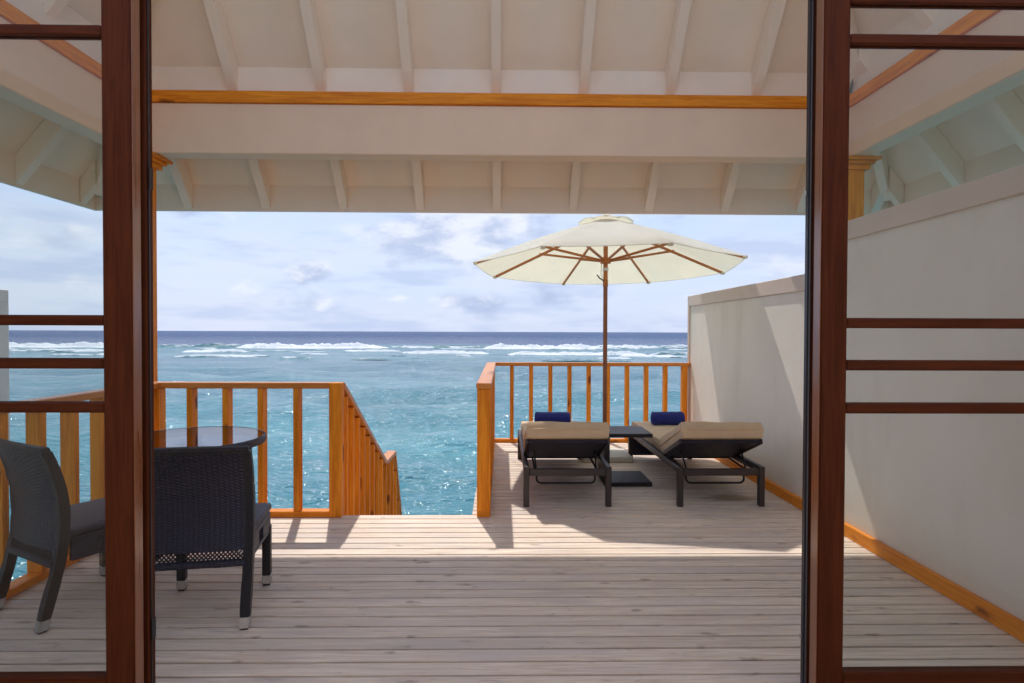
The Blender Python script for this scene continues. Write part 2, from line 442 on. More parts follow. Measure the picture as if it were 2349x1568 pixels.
# ------------------------------------------------------------------ sea
SEA_Z = -1.7
def build_sea():
    nr, na = 330, 640
    rr = 1.5 * (26000 / 1.5) ** (np.arange(nr) / (nr - 1)); aa = np.arange(na) / na * 2 * PI
    Rr, Aa = np.meshgrid(rr, aa, indexing='ij')
    X = Rr * np.sin(Aa); Y = 6 + Rr * np.cos(Aa); Z = np.zeros_like(X)
    cell = np.maximum(Rr * 0.030, Rr * 2 * PI / na)
    rng = np.random.RandomState(3)
    for _ in range(70):
        lam = 0.6 * (11.0 / 0.6) ** rng.rand(); th = R(200) + rng.randn() * 0.75
        k = 2 * PI / lam; amp = 0.0050 * lam ** 0.95 * (0.6 + 0.8 * rng.rand()); ph = rng.rand() * 6.28
        fade = np.clip((lam / cell - 3) / 3, 0, 1)
        s = np.sin(k * (X * math.sin(th) + Y * math.cos(th)) + ph + 0.7 * np.sin(0.11 * X + ph) + 0.6 * np.sin(0.13 * Y - ph))
        Z += amp * fade * (s + 0.25 * np.cos(2 * np.arcsin(np.clip(s, -1, 1))))
    co = np.stack([X, Y, Z], -1).reshape(-1, 3)
    i, j = np.meshgrid(np.arange(nr - 1), np.arange(na), indexing='ij'); j2 = (j + 1) % na
    quads = np.stack([i * na + j, i * na + j2, (i + 1) * na + j2, (i + 1) * na + j], -1).reshape(-1, 4)
    co = np.vstack([co, [[0, 6, 0]]]); cidx = len(co) - 1
    tris = [(cidx, (k + 1) % na, k) for k in range(na)]
    me = bpy.data.meshes.new('sea'); me.from_pydata(co.tolist(), [], quads.tolist() + tris); smooth(me, 180)
    m, t, b = material('sea_water')
    P = t.new('ShaderNodeNewGeometry').outputs['Position']; px, py, pz = t.xyz(P)[:3]
    dist = t.vmath('LENGTH', P)
    wob = t.math('MULTIPLY', t.math('SUBTRACT', t.noise(P, 0.02, 4), 0.5), 60)
    yy = t.math('ADD', py, wob)
    near = t.mix(t.map(t.noise(t.vmath('MULTIPLY', P, (0.35, 1, 1)), 0.10, 5, 0.6), 0.38, 0.64, 0, 1, True), (0.040, 0.19, 0.24), (0.085, 0.28, 0.325))
    mid = t.mix(t.map(t.noise(t.vmath('MULTIPLY', P, (0.3, 1, 1)), 0.05, 5, 0.6), 0.4, 0.62, 0, 1, True), (0.052, 0.165, 0.22), (0.076, 0.215, 0.258))
    c = t.mix(t.map(yy, 12, 46, 0, 1, True), near, mid)
    c = t.mix(t.map(yy, 118, 165, 0, 1, True), c, (0.010, 0.045, 0.145))
    # loose foam on the reef flat behind the breakers and small whitecaps
    fo = t.noise(t.vmath('MULTIPLY', P, (0.10, 0.55, 1)), 1.0, 7, 0.72)
    band = t.math('MULTIPLY', t.map(py, 58, 74, 0, 1, True), t.map(py, 112, 130, 1, 0, True))
    foam = t.math('MULTIPLY', t.map(fo, 0.66, 0.80, 0, .8, True), band)
    cap = t.math('MULTIPLY', t.map(t.noise(t.vmath('MULTIPLY', P, (0.05, 0.22, 1)), 1.0, 6, 0.7), 0.68, 0.72, 0, 1), t.map(py, 130, 190, 0, 0.7))
    cap2 = t.math('MULTIPLY', t.map(t.noise(t.vmath('MULTIPLY', P, (0.45, 1.3, 1)), 1.3, 6, 0.74), 0.725, 0.78, 0, 0.6), t.map(py, 60, 20, 0, 1))
    foam = t.math('ADD', t.math('ADD', foam, cap), cap2, clamp=True)
    c = t.mix(foam, c, (0.72, 0.76, 0.80))
    t.put(b.inputs['Base Color'], c)
    t.put(b.inputs['Roughness'], t.math('ADD', t.map(dist, 10, 400, 0.085, 0.30), t.math('MULTIPLY', foam, 0.5), clamp=True))
    b.inputs['IOR'].default_value = 1.33; t.put(b.inputs['Specular IOR Level'], t.map(dist, 8, 100, 0.5, 0.05))
    sq = t.vmath('MULTIPLY', P, (0.62, 1.0, 1.0))
    n1 = t.noise(sq, 1.3, 3, 0.6, 0.4); n2 = t.noise(sq, 5.5, 3, 0.6, 0.3); n3 = t.noise(sq, 0.25, 3, 0.6)
    h = t.math('ADD', t.math('MULTIPLY', n1, 0.40), t.math('ADD', t.math('MULTIPLY', n2, 0.19), t.math('MULTIPLY', n3, 0.40)))
    t.put(b.inputs['Normal'], t.bump(h, 0.85, 0.8))
    o = link('sea', me, None, Matrix.Translation((0, 0, SEA_Z)), m); tag(o, kind='structure')
build_sea()


def build_surf():
    m, t, b = material('surf_foam')
    P = t.new('ShaderNodeNewGeometry').outputs['Position']; px, py, pz = t.xyz(P)[:3]
    n = t.noise(t.vmath('MULTIPLY', P, (0.35, 0.5, 2.2)), 1.0, 6, 0.68); n2 = t.noise(P, 0.09, 3)
    at = t.new('ShaderNodeAttribute'); at.attribute_name = 'broken'
    f = t.map(t.math('ADD', n, t.math('MULTIPLY', t.math('SUBTRACT', at.outputs['Fac'], 0.5), 0.60)), 0.42, 0.60, 0, 1, True)
    t.put(b.inputs['Base Color'], t.mix(f, (0.05, 0.17, 0.21), (0.74, 0.77, 0.80)))
    t.put(b.inputs['Roughness'], t.map(f, 0, 1, 0.15, 0.8)); b.inputs['IOR'].default_value = 1.33
    t.put(b.inputs['Normal'], t.bump(n, 0.8, 0.5))
    bm = bmesh.new(); lay = bm.verts.layers.float.new('broken')
    rng = random.Random(5)
    # distance (m), x from, x to, crest height, how broken
    def u2x(u, Y): return (u - 1152) * Y / 1380
    rows = [(118, 345, 480, .55, .60), (118, 445, 570, .80, .25), (114, 550, 890, 1.0, .95), (118, 920, 1000, .4, .75),
            (122, 985, 1125, .6, .32), (113, 1110, 1380, .95, .95), (114, 1365, 1520, .9, .85), (117, 1500, 1660, .8, .7),
            (113, -120, 300, 1.0, .93), (90, 425, 565, .48, .92), (87, 926, 1122, .46, .97), (84, 1165, 1485, .50, .92),
            (85, 1490, 1700, .42, .75), (72, 395, 580, .26, .80), (70, 640, 722, .26, .6), (68, 810, 890, .14, .45),
            (93, -150, 260, .42, .85)]
    for _ in range(46):                       # small scattered crests and foam trails over the reef
        Y = rng.choice((rng.uniform(64, 80), rng.uniform(80, 130), rng.uniform(100, 125)))
        ua = rng.uniform(-150, 1650); rows.append((Y, ua, ua + rng.uniform(25, 150) * 95 / Y, rng.uniform(.10, .30), rng.uniform(.45, .85)))
    for (Y, ua, ub, hgt, br) in rows:
        xa, xb = u2x(ua, Y), u2x(ub, Y); n_ = max(24, int((xb - xa) / 0.22))
        ph = [rng.random() * 6.28 for _ in range(8)]
        prof = [(-3.4, -.25), (-1.5, .12), (-.85, .42), (-.5, .78), (-.2, .97), (.1, 1.0), (.6, .82), (1.3, .45), (2.3, .1), (3.4, -.35)]
        grid = []
        for i in range(n_ + 1):
            s = i / n_; x = xa + (xb - xa) * s
            env = min(1, s / .14, (1 - s) / .14); env = max(0, env) ** 0.6
            lump = 1 + .16 * math.sin(x * .35 + ph[0]) + .13 * math.sin(x * .9 + ph[1]) + .10 * math.sin(x * 2.1 + ph[2]) + .07 * math.sin(x * 4.7 + ph[3]) + .05 * rng.uniform(-1, 1)
            yo = Y + .9 * math.sin(x * .07 + ph[4]) + .5 * math.sin(x * .23 + ph[5]) + .15 * math.sin(x * 1.3 + ph[6])
            row = []
            for (py_, pz_) in prof:
                z = .78 * hgt * env * lump * pz_ + (rng.uniform(-.06, .06) * hgt if 0 < pz_ else 0)
                v = bm.verts.new((x + rng.uniform(-.05, .05), yo + py_ * hgt * 1.15, SEA_Z + z))
                v[lay] = br + .14 * math.sin(x * .17 + ph[7]) - .55 * max(0, .62 - pz_) - .22 * (1 - env); row.append(v)
            grid.append(row)
        for i in range(n_):
            for k in range(len(prof) - 1): bm.faces.new((grid[i][k], grid[i + 1][k], grid[i + 1][k + 1], grid[i][k + 1]))
    o = link('surf', bm_mesh(bm, 'surf', True), None, None, m)
    tag(o, 'white surf breaking in lines along the reef below the horizon', 'surf', kind='stuff')
build_surf()

# ------------------------------------------------------------------ decks
XL, XR = -2.75, 2.475                    # deck edges: left rail, right wall
P0, PITCH = 3.794, 0.1063               # plank joint positions along Y
YD = P0 + 9 * PITCH                     # far edge of the main deck
PLAT_L = -0.235; PLAT_N = 30; YP = YD + PLAT_N * PITCH


def build_deck():
    bm = bmesh.new()
    for x in np.arange(XL + .1, XR, .58): add_box(bm, (x, (2.3 + YD) / 2, -.105), (.05, YD - 2.36, .13))
    for x in np.arange(PLAT_L + .08, XR, .52): add_box(bm, (x, (YD + YP) / 2 + .02, -.105), (.05, YP - YD - .1, .13))
    for y in (2.6, 4.55, 6.2, 7.7):
        x0 = XL if y < YD else PLAT_L
        add_box(bm, ((x0 + XR) / 2, y, -.24), (XR - x0 - .02, .10, .148))
    for (x, y) in ((-2.5, 2.6), (-.6, 2.6), (2.1, 2.6), (-2.5, 4.55), (-.6, 4.55), (2.1, 4.55), (.1, 6.2), (2.1, 6.2), (.1, 7.7), (2.1, 7.7)):
        bmesh.ops.create_cone(bm, cap_ends=True, segments=16, radius1=.12, radius2=.12, depth=3.2,
                              matrix=Matrix.Translation((x, y, -1.92)))
    deck = link('deck', bm_mesh(bm, 'deck_frame'), None, None, M['joist']); tag(deck, kind='structure')
    for k in range(-14, 9 + PLAT_N):
        y0 = P0 + k * PITCH; x0 = XL if k < 9 else PLAT_L
        x0 += random.uniform(-.002, .002)
        o = box('plank', (x0, y0 + .0070, -.036), (XR + .02, y0 + PITCH - .0070, 0), M['deck'], deck, .002)
        o.matrix_basis = o.matrix_basis @ Matrix.Rotation(random.uniform(-.0006, .0006), 4, 'Z') @ Matrix.Rotation(random.uniform(-.004, .004), 4, 'X')
    # edge boards under the plank ends
    box('edge_board', (XL + .02, YD - .035, -.22), (PLAT_L, YD - .012, -.039), M['cream'], deck)
    box('edge_board', (PLAT_L + .012, YD, -.22), (PLAT_L + .035, YP, -.039), M['cream'], deck)
    box('edge_board', (PLAT_L + .036, YP - .035, -.22), (XR, YP - .012, -.039), M['cream'], deck)
build_deck()


# ------------------------------------------------------------------ floor of the room the camera stands in
f = box('room_floor', (-2.97, -3.6, -.2), (2.83, 2.298, -.002), M['room_floor'], None, 0); tag(f, kind='structure')

for nm, lo, hi in (('room_wall_back', (-2.97, -3.72, -.2), (2.83, -3.601, 3.0)), ('room_wall_left', (-3.09, -3.72, -.2), (-2.971, 2.19, 3.0)),
                   ('room_wall_right', (2.831, -3.72, -.2), (2.95, 2.19, 3.0))):
    tag(box(nm, lo, hi, M['room'], None, 0), kind='structure')

# ------------------------------------------------------------------ verandah roof
XC = -0.0525; EY = 5.46; EX = 3.585; EZ = 2.545; RV = 0.215; SL = 1.2   # eave lines, rafter underside height there, vertical rafter depth
BY = 4.70; BX = 2.7525; BZ0, BZ1, BZ2 = 2.82, 3.205, 3.295


def build_roof():
    root = empty('veranda_roof', (XC, BY, 0))
    tag(root, 'white painted hipped veranda roof with exposed rafters, wide beam and pine posts', 'roof')
    YR = 3.0; hw_ = EX - (EY - YR)                              # the slopes are built as far up as Y = YR
    xl, xr = XC - EX, XC + EX; zc = EZ + RV; zr_ = zc + SL * (EY - YR)
    th = (0, 0, .11)
    prism('ceiling_slope', [(xl, EY, zc), (xr, EY, zc), (XC + hw_, YR, zr_), (XC - hw_, YR, zr_)], th, M['cream'], root)
    prism('ceiling_slope', [(xl, EY, zc), (XC - hw_, YR, zr_), (xl, YR, zc)], th, M['cream'], root)
    prism('ceiling_slope', [(xr, EY, zc), (xr, YR, zc), (XC + hw_, YR, zr_)], th, M['cream'], root)
    e = .10; z2 = zc + .114 - SL * e; zq = zr_ + .114
    xo, xp = xl - e, xr + e
    u = (0, 0, .07)
    prism('roof_cover', [(xo, EY + e, z2), (xp, EY + e, z2), (XC + hw_, YR, zq), (XC - hw_, YR, zq)], u, M['thatch'], root)
    prism('roof_cover', [(xo, EY + e, z2), (XC - hw_, YR, zq), (xo, YR, z2)], u, M['thatch'], root)
    prism('roof_cover', [(xp, EY + e, z2), (xp, YR, z2), (XC + hw_, YR, zq)], u, M['thatch'], root)
    # eave boards
    zb = 2.526
    box('fascia', (xl - .03, EY, zb), (xr + .03, EY + .03, zc + .05), M['cream'], root, .002)
    box('fascia', (xl - .03, YR, zb), (xl, EY - .002, zc + .05), M['cream'], root, .002)
    box('fascia', (xr, YR, zb), (xr + .03, EY - .002, zc + .05), M['cream'], root, .002)
    q = RV / math.sqrt(1 + SL * SL)                                       # rafter depth square to the slope
    def rafter(p_eave, p_top, name='rafter', w_=.072, drop=0.0):
        p0 = Vector(p_eave); p1 = Vector(p_top); ax = (p1 - p0).normalized()
        if name == 'rafter':                                    # plumb cut at both ends
            sd = Vector((0, 0, 1)).cross(ax).normalized() * w_; lo = Vector((0, 0, -RV)); g = Vector((0, 0, -.002))
            prism('rafter', [p0 - sd / 2 + g, p0 - sd / 2 + lo, p1 - sd / 2 + lo, p1 - sd / 2 + g], sd, M['cream'], root)
            return
        side = Vector((0, 0, 1)).cross(ax); nrm = ax.cross(side).normalized()
        dep = q if name == 'rafter' else q * 1.22
        o = nrm * (-(dep / 2) - .0015 - drop)
        stick(name, p0 + o, p1 + o, w_, dep, M['cream'], root, .004)
    for i in range(-5, 6):
        dxx = .69 * i
        ln = min(EX - abs(dxx) - .04, EY - YR)
        rafter((XC + dxx, EY - .003, zc), (XC + dxx, EY - max(ln, .12), zc + SL * max(ln, .12)))
    for s in (-1, 1):
        for k in range(0, 6):
            yk = EY - .17 - .69 * (k + 0)
            if yk < YR + .05: continue
            run = EX - .04 - max(0, (EX - (EY - yk)))
            run = (EY - yk) - .04
            if run < .08: continue
            run = min(run, EX - .1)
            rafter((XC + s * (EX - .003), yk, zc), (XC + s * (EX - run), yk, zc + SL * run))
        rafter((XC + s * (EX - .01), EY - .01, zc), (XC + s * hw_, YR, zr_), 'hip_rafter', .07, -.005)
    # beams with their pine cap strip
    xi0, xi1 = XC - BX, XC + BX; bt = .16
    def beam(lo, hi, strip_lo, strip_hi):
        b = box('beam', (*lo, BZ0), (*hi, BZ1), M['beam'], root, .006)
        box('cap_strip', (*strip_lo, BZ1 + .001), (*strip_hi, BZ2), M['pine'], b, .004)
    beam((xi0 - bt, BY), (xi1 + bt, BY + bt), (xi0 - bt - .02, BY - .022), (xi1 + bt + .02, BY + bt + .02))
    beam((xi0 - bt, 2.36), (xi0, BY - .002), (xi0 - bt - .02, 2.36), (xi0 + .022, BY - .024))
    beam((xi1, 2.36), (xi1 + bt, BY - .002), (xi1 - .022, 2.36), (xi1 + bt + .02, BY - .024))
    # blocking boards that close the gap between beam and ceiling
    yt = BY + .10
    zt = zc + SL * (EY - yt) - .002
    box('blocking_board', (xi0 - .05, yt, BZ2 + .001), (xi1 + .05, yt + .02, zt - .025), M['cream'], root, .002)
    for s, xx in ((-1, xi0 - .10), (1, xi1 + .08)):
        zt2 = zc + SL * (EX - abs(xx - XC)) - .035
        box('blocking_board', (xx, 2.36, BZ2 + .001), (xx + .02, BY + .08, zt2), M['cream'], root, .002)
    # posts
    for s, xx in ((-1, xi0), (1, xi1)):
        xa, xb = (xx, xx + .16) if s < 0 else (xx, xx + .16)
        xa = xx - .105 if s < 0 else xx - .01; xb = xa + .155
        p = box('post', (xa, BY + .002, 0 if s < 0 else -.6), (xb, BY + .157, BZ0 - .075), M['pine'], root, .006)
        for (o_, z0, z1) in ((.03, BZ0 - .09, BZ0 - .052), (.055, BZ0 - .0515, BZ0 - .026), (.085, BZ0 - .0255, BZ0 - .001)):
            box('capital', (xa - o_, BY + .002 - o_, z0), (xb + o_, BY + .157 + o_, z1), M['pine'], p, .005, grain=0)
build_roof()


# ------------------------------------------------------------------ sliding doors
YDOOR = 2.20
BARS = (2.68, 2.53, 1.487, 1.330, 1.170)
def build_door(side, xa, xb, label):
    """leaf whose opening stile runs xa..xb; the leaf goes on outwards for 1.02 m"""
    root = empty('sliding_door', ((xa + xb) / 2, YDOOR + .025, 0))
    tag(root, label, 'door', 'sliding glass doors')
    y0, y1 = YDOOR, YDOOR + .05; top = 2.86
    out = xa - .95 if side < 0 else xb + .95
    box('stile', (xa, y0, .012), (xb, y1, top), M['mahogany'], root, .006)
    fa, fb = (out - .105, out) if side < 0 else (out, out + .105)
    box('stile', (fa, y0, .012), (fb, y1, top), M['mahogany'], root, .006)
    g0, g1 = (fb, xa) if side < 0 else (xb, fa)
    box('bottom_rail', (g0, y0 + .002, .012), (g1, y1 - .002, .183), M['mahogany'], root, .005)
    box('top_rail', (g0, y0 + .002, 2.78), (g1, y1 - .002, top), M['mahogany'], root, .005)
    for z in BARS:
        box('glazing_bar', (g0, y0 + .002, z - .019), (g1, y0 + .0205, z + .019), M['mahogany'], root, .005)
        box('glazing_bar', (g0, y0 + .0285, z - .019), (g1, y1 - .002, z + .019), M['mahogany'], root, .005)
    box('pane', (g0 - .004, y0 + .022, .17), (g1 + .004, y0 + .027, 2.79), M['glass'], root, 0)
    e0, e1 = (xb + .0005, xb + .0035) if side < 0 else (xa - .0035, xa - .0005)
    box('edge_glow_strip', (e0, y0 + .001, .012), (e1, y1 - .001, top), M['edge_glow'], root, .0008)  # added strip that carries the painted glow on the stile's opening side
    return root
build_door(-1, -1.446, -1.338, 'sliding glass door with dark mahogany frame at the left, in front of a wicker chair')
build_door(1, 1.174, 1.274, 'sliding glass door with dark mahogany frame at the right, in front of the white wall')


def build_door_frame():
    root = empty('door_frame', (-.1, 2.28, 0))
    tag(root, 'mahogany outer door frame with black rubber seals around the open doorway', 'door frame')
    ya, yb = 2.266, 2.312
    box('jamb', (-1.385, ya, .012), (-1.3255, yb, 2.86), M['mahogany'], root, .004)
    box('seal', (-1.325, ya + .012, .012), (-1.3215, ya + .021, 2.86), M['rubber'], root, .002)
    box('jamb', (1.1725, ya, .012), (1.235, yb, 2.86), M['mahogany'], root, .004)
    box('seal', (1.158, ya + .004, .012), (1.172, ya + .026, 2.86), M['rubber'], root, .002)
    box('seal', (1.163, ya - .004, .012), (1.166, ya + .0035, 2.86), M['rubber_grey'], root, .001)
    box('head', (-2.62, 2.195, 2.862), (2.42, 2.33, 2.898), M['mahogany'], root, .004)
    box('threshold', (-2.62, 2.19, -.0015), (2.42, 2.302, .011), M['mahogany'], root, .003)
    for z in (2.02, .32):
        box('striker_plate', (-1.3212, ya + .008, z - .04), (-1.3175, yb - .012, z + .04), M['tube'], root, .001)
        box('striker_plate', (1.152, ya + .012, z - .05), (1.1555, ya + .026, z - .03), M['metal'], root, .001)
build_door_frame()


# ------------------------------------------------------------------ railings
BW, BT = .095, .043                     # baluster size across and along the rail


def rail_run(root, a, b, ztop, across, posts=(), bal=(), zb=0.0, bottom=True, balx=None):
    """straight level run from a to b (x,y of its centre line)"""
    a = Vector((*a, 0)); b = Vector((*b, 0)); u = (b - a).normalized()
    Z = Vector((0, 0, 1))
    stick('top_rail', a + Z * (ztop - .023), b + Z * (ztop - .023), across + .012, .046, M['pine_pale'], root, .005)
    if bottom: stick('bottom_rail', a + Z * (zb + .0235), b + Z * (zb + .0235), across - .006, .045, M['pine'], root, .004)
    for s in bal:
        p = a + u * s
        stick('baluster', p + Z * (zb + .0465 if bottom else zb + .001), p + Z * (ztop - .0465), across - .004, BT, M['pine'], root, .003, up=u)


def build_railings():
    Z = Vector((0, 0, 1))
    # front railing beside the stairs
    r = empty('front_railing', (-2.0, 4.728, 0))
    tag(r, 'pine balustrade along the deck edge behind the round wicker table', 'railing')
    xs = [-2.64, -2.419, -2.145, -1.874, -1.599]
    rail_run(r, (-2.752, 4.728), (-1.344, 4.728), 1.05, BW, bal=[x + 2.752 for x in xs[1:]])
    box('baluster', (-2.69, 4.682, .047), (-2.647, 4.774, 1.003), M['pine'], r)
    box('newel_post', (-1.343, 4.677, .001), (-1.247, 4.775, 1.049), M['pine'], r, .005)
    # left railing
    r = empty('side_railing', (-2.70, 3.5, 0))
    tag(r, 'pine balustrade along the left side of the deck, behind the glass door', 'railing')
    ys = [3.522 - .27 * k for k in range(4, -5, -1)]
    rail_run(r, (-2.70, 2.345), (-2.70, 4.672), 1.05, BW, bal=[y - 2.345 for y in ys if 2.4 < y < 4.62])
    # stair railing: sloping, then level over the landing, then steep down to the water
    r = empty('stair_railing', (-1.295, 5.9, -1.0))
    tag(r, 'pine stair balustrade stepping down from the deck towards the water', 'railing')
    X = -1.295
    pts = [(4.776, 1.045), (6.53, .05), (7.07, .05), (7.52, -.86)]
    for (y0, z0), (y1, z1) in zip(pts, pts[1:]):
        v = Vector((0, y1 - y0, z1 - z0)).normalized(); n = Vector((0, -v.z, v.y)) * .023
        stick('top_rail', Vector((X, y0, z0)) - n, Vector((X, y1, z1)) - n, BW + .012, .046, M['pine_pale'], r, .004)
    def top(y):
        for (y0, z0), (y1, z1) in zip(pts, pts[1:]):
            if y <= y1: return z0 + (z1 - z0) * (y - y0) / (y1 - y0)
        return pts[-1][1]
    y = 4.88
    while y < 7.5:
        zt = top(y); zl = -.30 - .58 * (y - 4.77) if y < 6.55 else -1.32
        zt -= .06 if y < 6.53 else (.05 if y < 7.07 else .12)
        if zt - zl > .1: stick('baluster', (X, y, zl), (X, y, zt), BW - .004, BT, M['pine'], r, .003, up=(0, 1, 0))
        y += .205
    stick('stringer', (X, 4.80, -.28), (X, 6.5, -1.24), .045, .16, M['pine'], r, .004)
    # stairs
    s = empty('stairs', (-.75, 5.7, -1.6)); tag(s, 'timber steps leading down from the deck into the lagoon', 'stairs')
    n = 6
    for k in range(n):
        yk = YD + .03 + k * .28; zk = -.17 - k * .165
        box('tread', (-1.24, yk, zk - .035), (-.27, yk + .26, zk), M['deck'], s)
    box('landing', (-1.24, YD + .03 + n * .28, -1.20), (-.27, 7.1, -1.16), M['deck'], s)
    for x in (-.262, -1.246):
        stick('side_board', (x, YD + .06, -.20), (x, 6.5, -1.20), .012, .20, M['cream'], s, .002)
    for x, yq in ((-1.2, 7.0), (-.31, 7.0)): box('pile', (x - .05, yq - .05, -3.2), (x + .05, yq + .05, -1.205), M['concrete'], s)
    # platform railing
    r = empty('platform_railing', (1.1, 7.85, 0))
    tag(r, 'pine balustrade round the sun platform behind the loungers and parasol', 'railing')
    xc = -.1425
    rail_run(r, (xc, 4.678), (xc, 7.842), 1.05, .105, bal=[.10 + .249 * k + .17 for k in range(12)])
    box('newel_post', (-.195, 4.684, .001), (-.09, 4.784, 1.003), M['pine'], r, .005)
    stick('top_rail', (xc - .053, 7.892, 1.027), (2.47, 7.892, 1.027), .098, .046, M['pine_pale'], r, .005)
    stick('bottom_rail', (xc - .05, 7.892, .0235), (2.47, 7.892, .0235), .085, .045, M['pine'], r, .004)
    for k in range(-1, 10):
        x = .128 + .2525 * k
        if k == -1: x = xc
        stick('baluster', (x, 7.892, .0465), (x, 7.892, 1.0035), .05 if k < 9 else .07, .085, M['pine'], r, .003, up=(0, 1, 0))
build_railings()


# ------------------------------------------------------------------ walls
def build_walls():
    ys = 4.62                                     # where the wall steps down
    r = empty('privacy_wall', (2.53, 5.0, 0))
    tag(r, 'tall white rendered privacy wall with grey trim along the right of the deck', 'wall')
    z1, z2, ye = 2.25, 1.93, 7.96; tt = .135
    box('wall_panel', (2.478, 2.345, -.28), (2.645, ys - .001, z1 - .06), M['wall'], r, .003)
    box('wall_panel', (2.478, ys, -.28), (2.645, ye - .03, z2 - .06), M['wall'], r, .003)
    box('top_trim', (2.461, 2.345, z1 - tt), (2.66, ys, z1), M['trim'], r, .004)
    box('top_trim', (2.461, ys + .002, z2 - tt), (2.66, ye, z2), M['trim'], r, .004)
    box('end_trim', (2.461, ye - .065, -.28), (2.66, ye, z2 - tt - .001), M['trim'], r, .004)
    box('end_trim', (2.461, ys - .06, z2 + .001), (2.66, ys, z1 - tt - .001), M['trim'], r, .004)
    box('skirting_board', (2.444, 2.345, .001), (2.477, ye - .12, .088), M['pine'], r, .004)
    r = empty('neighbour_wall', (-6.05, 5.5, SEA_Z))
    tag(r, 'pale wall end of the next villa, at the far left over the water', 'wall')
    box('wall_panel', (-6.2, 2.0, -.2), (-6.02, 7.36, 1.9), M['wall'], r, .003)
    box('top_trim', (-6.21, 2.0, 1.79), (-5.985, 7.4, 1.935), M['trim'], r, .004)
    box('end_trim', (-6.21, 7.25, -.2), (-5.985, 7.4, 1.789), M['trim'], r, .004)
    box('deck_slab', (-9.0, 2.0, -.32), (-5.93, 7.5, -.201), M['deck'], r, .003)
    for y in (2.5, 7.1): box('pile', (-6.25, y - .1, -3.2), (-6.05, y + .1, -.321), M['concrete'], r)
build_walls()


# ------------------------------------------------------------------ wicker chairs and table
def sweep_panel(width_fn, prof, th, nx=9, bow=0.02):
    """curved back panel: prof = list of (y,z); width_fn(z) half width; bowed backwards in the middle"""
    bm = bmesh.new(); F = []; B = []
    for (y, z) in prof:
        hw = width_fn(z); f = []; b = []
        for i in range(nx):
            s = -1 + 2 * i / (nx - 1); yy = y - bow * (1 - s * s)
            f.append(bm.verts.new((hw * s, yy + th / 2, z))); b.append(bm.verts.new((hw * s, yy - th / 2, z)))
        F.append(f); B.append(b)
    n = len(prof)
    for j in range(n - 1):
        for i in range(nx - 1):
            bm.faces.new((F[j][i], F[j][i + 1], F[j + 1][i + 1], F[j + 1][i])); bm.faces.new((B[j][i], B[j + 1][i], B[j + 1][i + 1], B[j][i + 1]))
        bm.faces.new((F[j][0], F[j + 1][0], B[j + 1][0], B[j][0])); bm.faces.new((F[j][-1], B[j][-1], B[j + 1][-1], F[j + 1][-1]))
    for i in range(nx - 1):
        bm.faces.new((F[0][i], B[0][i], B[0][i + 1], F[0][i + 1])); bm.faces.new((F[-1][i], F[-1][i + 1], B[-1][i + 1], B[-1][i]))
    return bm


def back_y(z):
    # profile of the back posts: foot splayed back, forward at seat level, leaning back above
    P = ((0, -.29), (.12, -.262), (.25, -.225), (.38, -.198), (.50, -.190), (.62, -.196), (.74, -.22), (.82, -.248), (.89, -.278))
    for (a, ya), (b, yb) in zip(P, P[1:]):
        if z <= b: return ya + (yb - ya) * (z - a) / (b - a)
    return P[-1][1]


def square_sweep(bm, pts, w_, d_):
    rings = []
    for i, (x, y, z) in enumerate(pts):
        rings.append([bm.verts.new((x + a * w_ / 2, y + b * d_ / 2, z)) for a, b in ((-1, -1), (1, -1), (1, 1), (-1, 1))])
    for A, B in zip(rings, rings[1:]):
        for k in range(4): bm.faces.new((A[k], A[(k + 1) % 4], B[(k + 1) % 4], B[k]))
    bm.faces.new(rings[0][::-1]); bm.faces.new(rings[-1])
    es = [e for e in bm.edges if abs((e.verts[0].co - e.verts[1].co).normalized().z) > .6]
    bmesh.ops.bevel(bm, geom=es, offset=.006, segments=2, affect='EDGES')


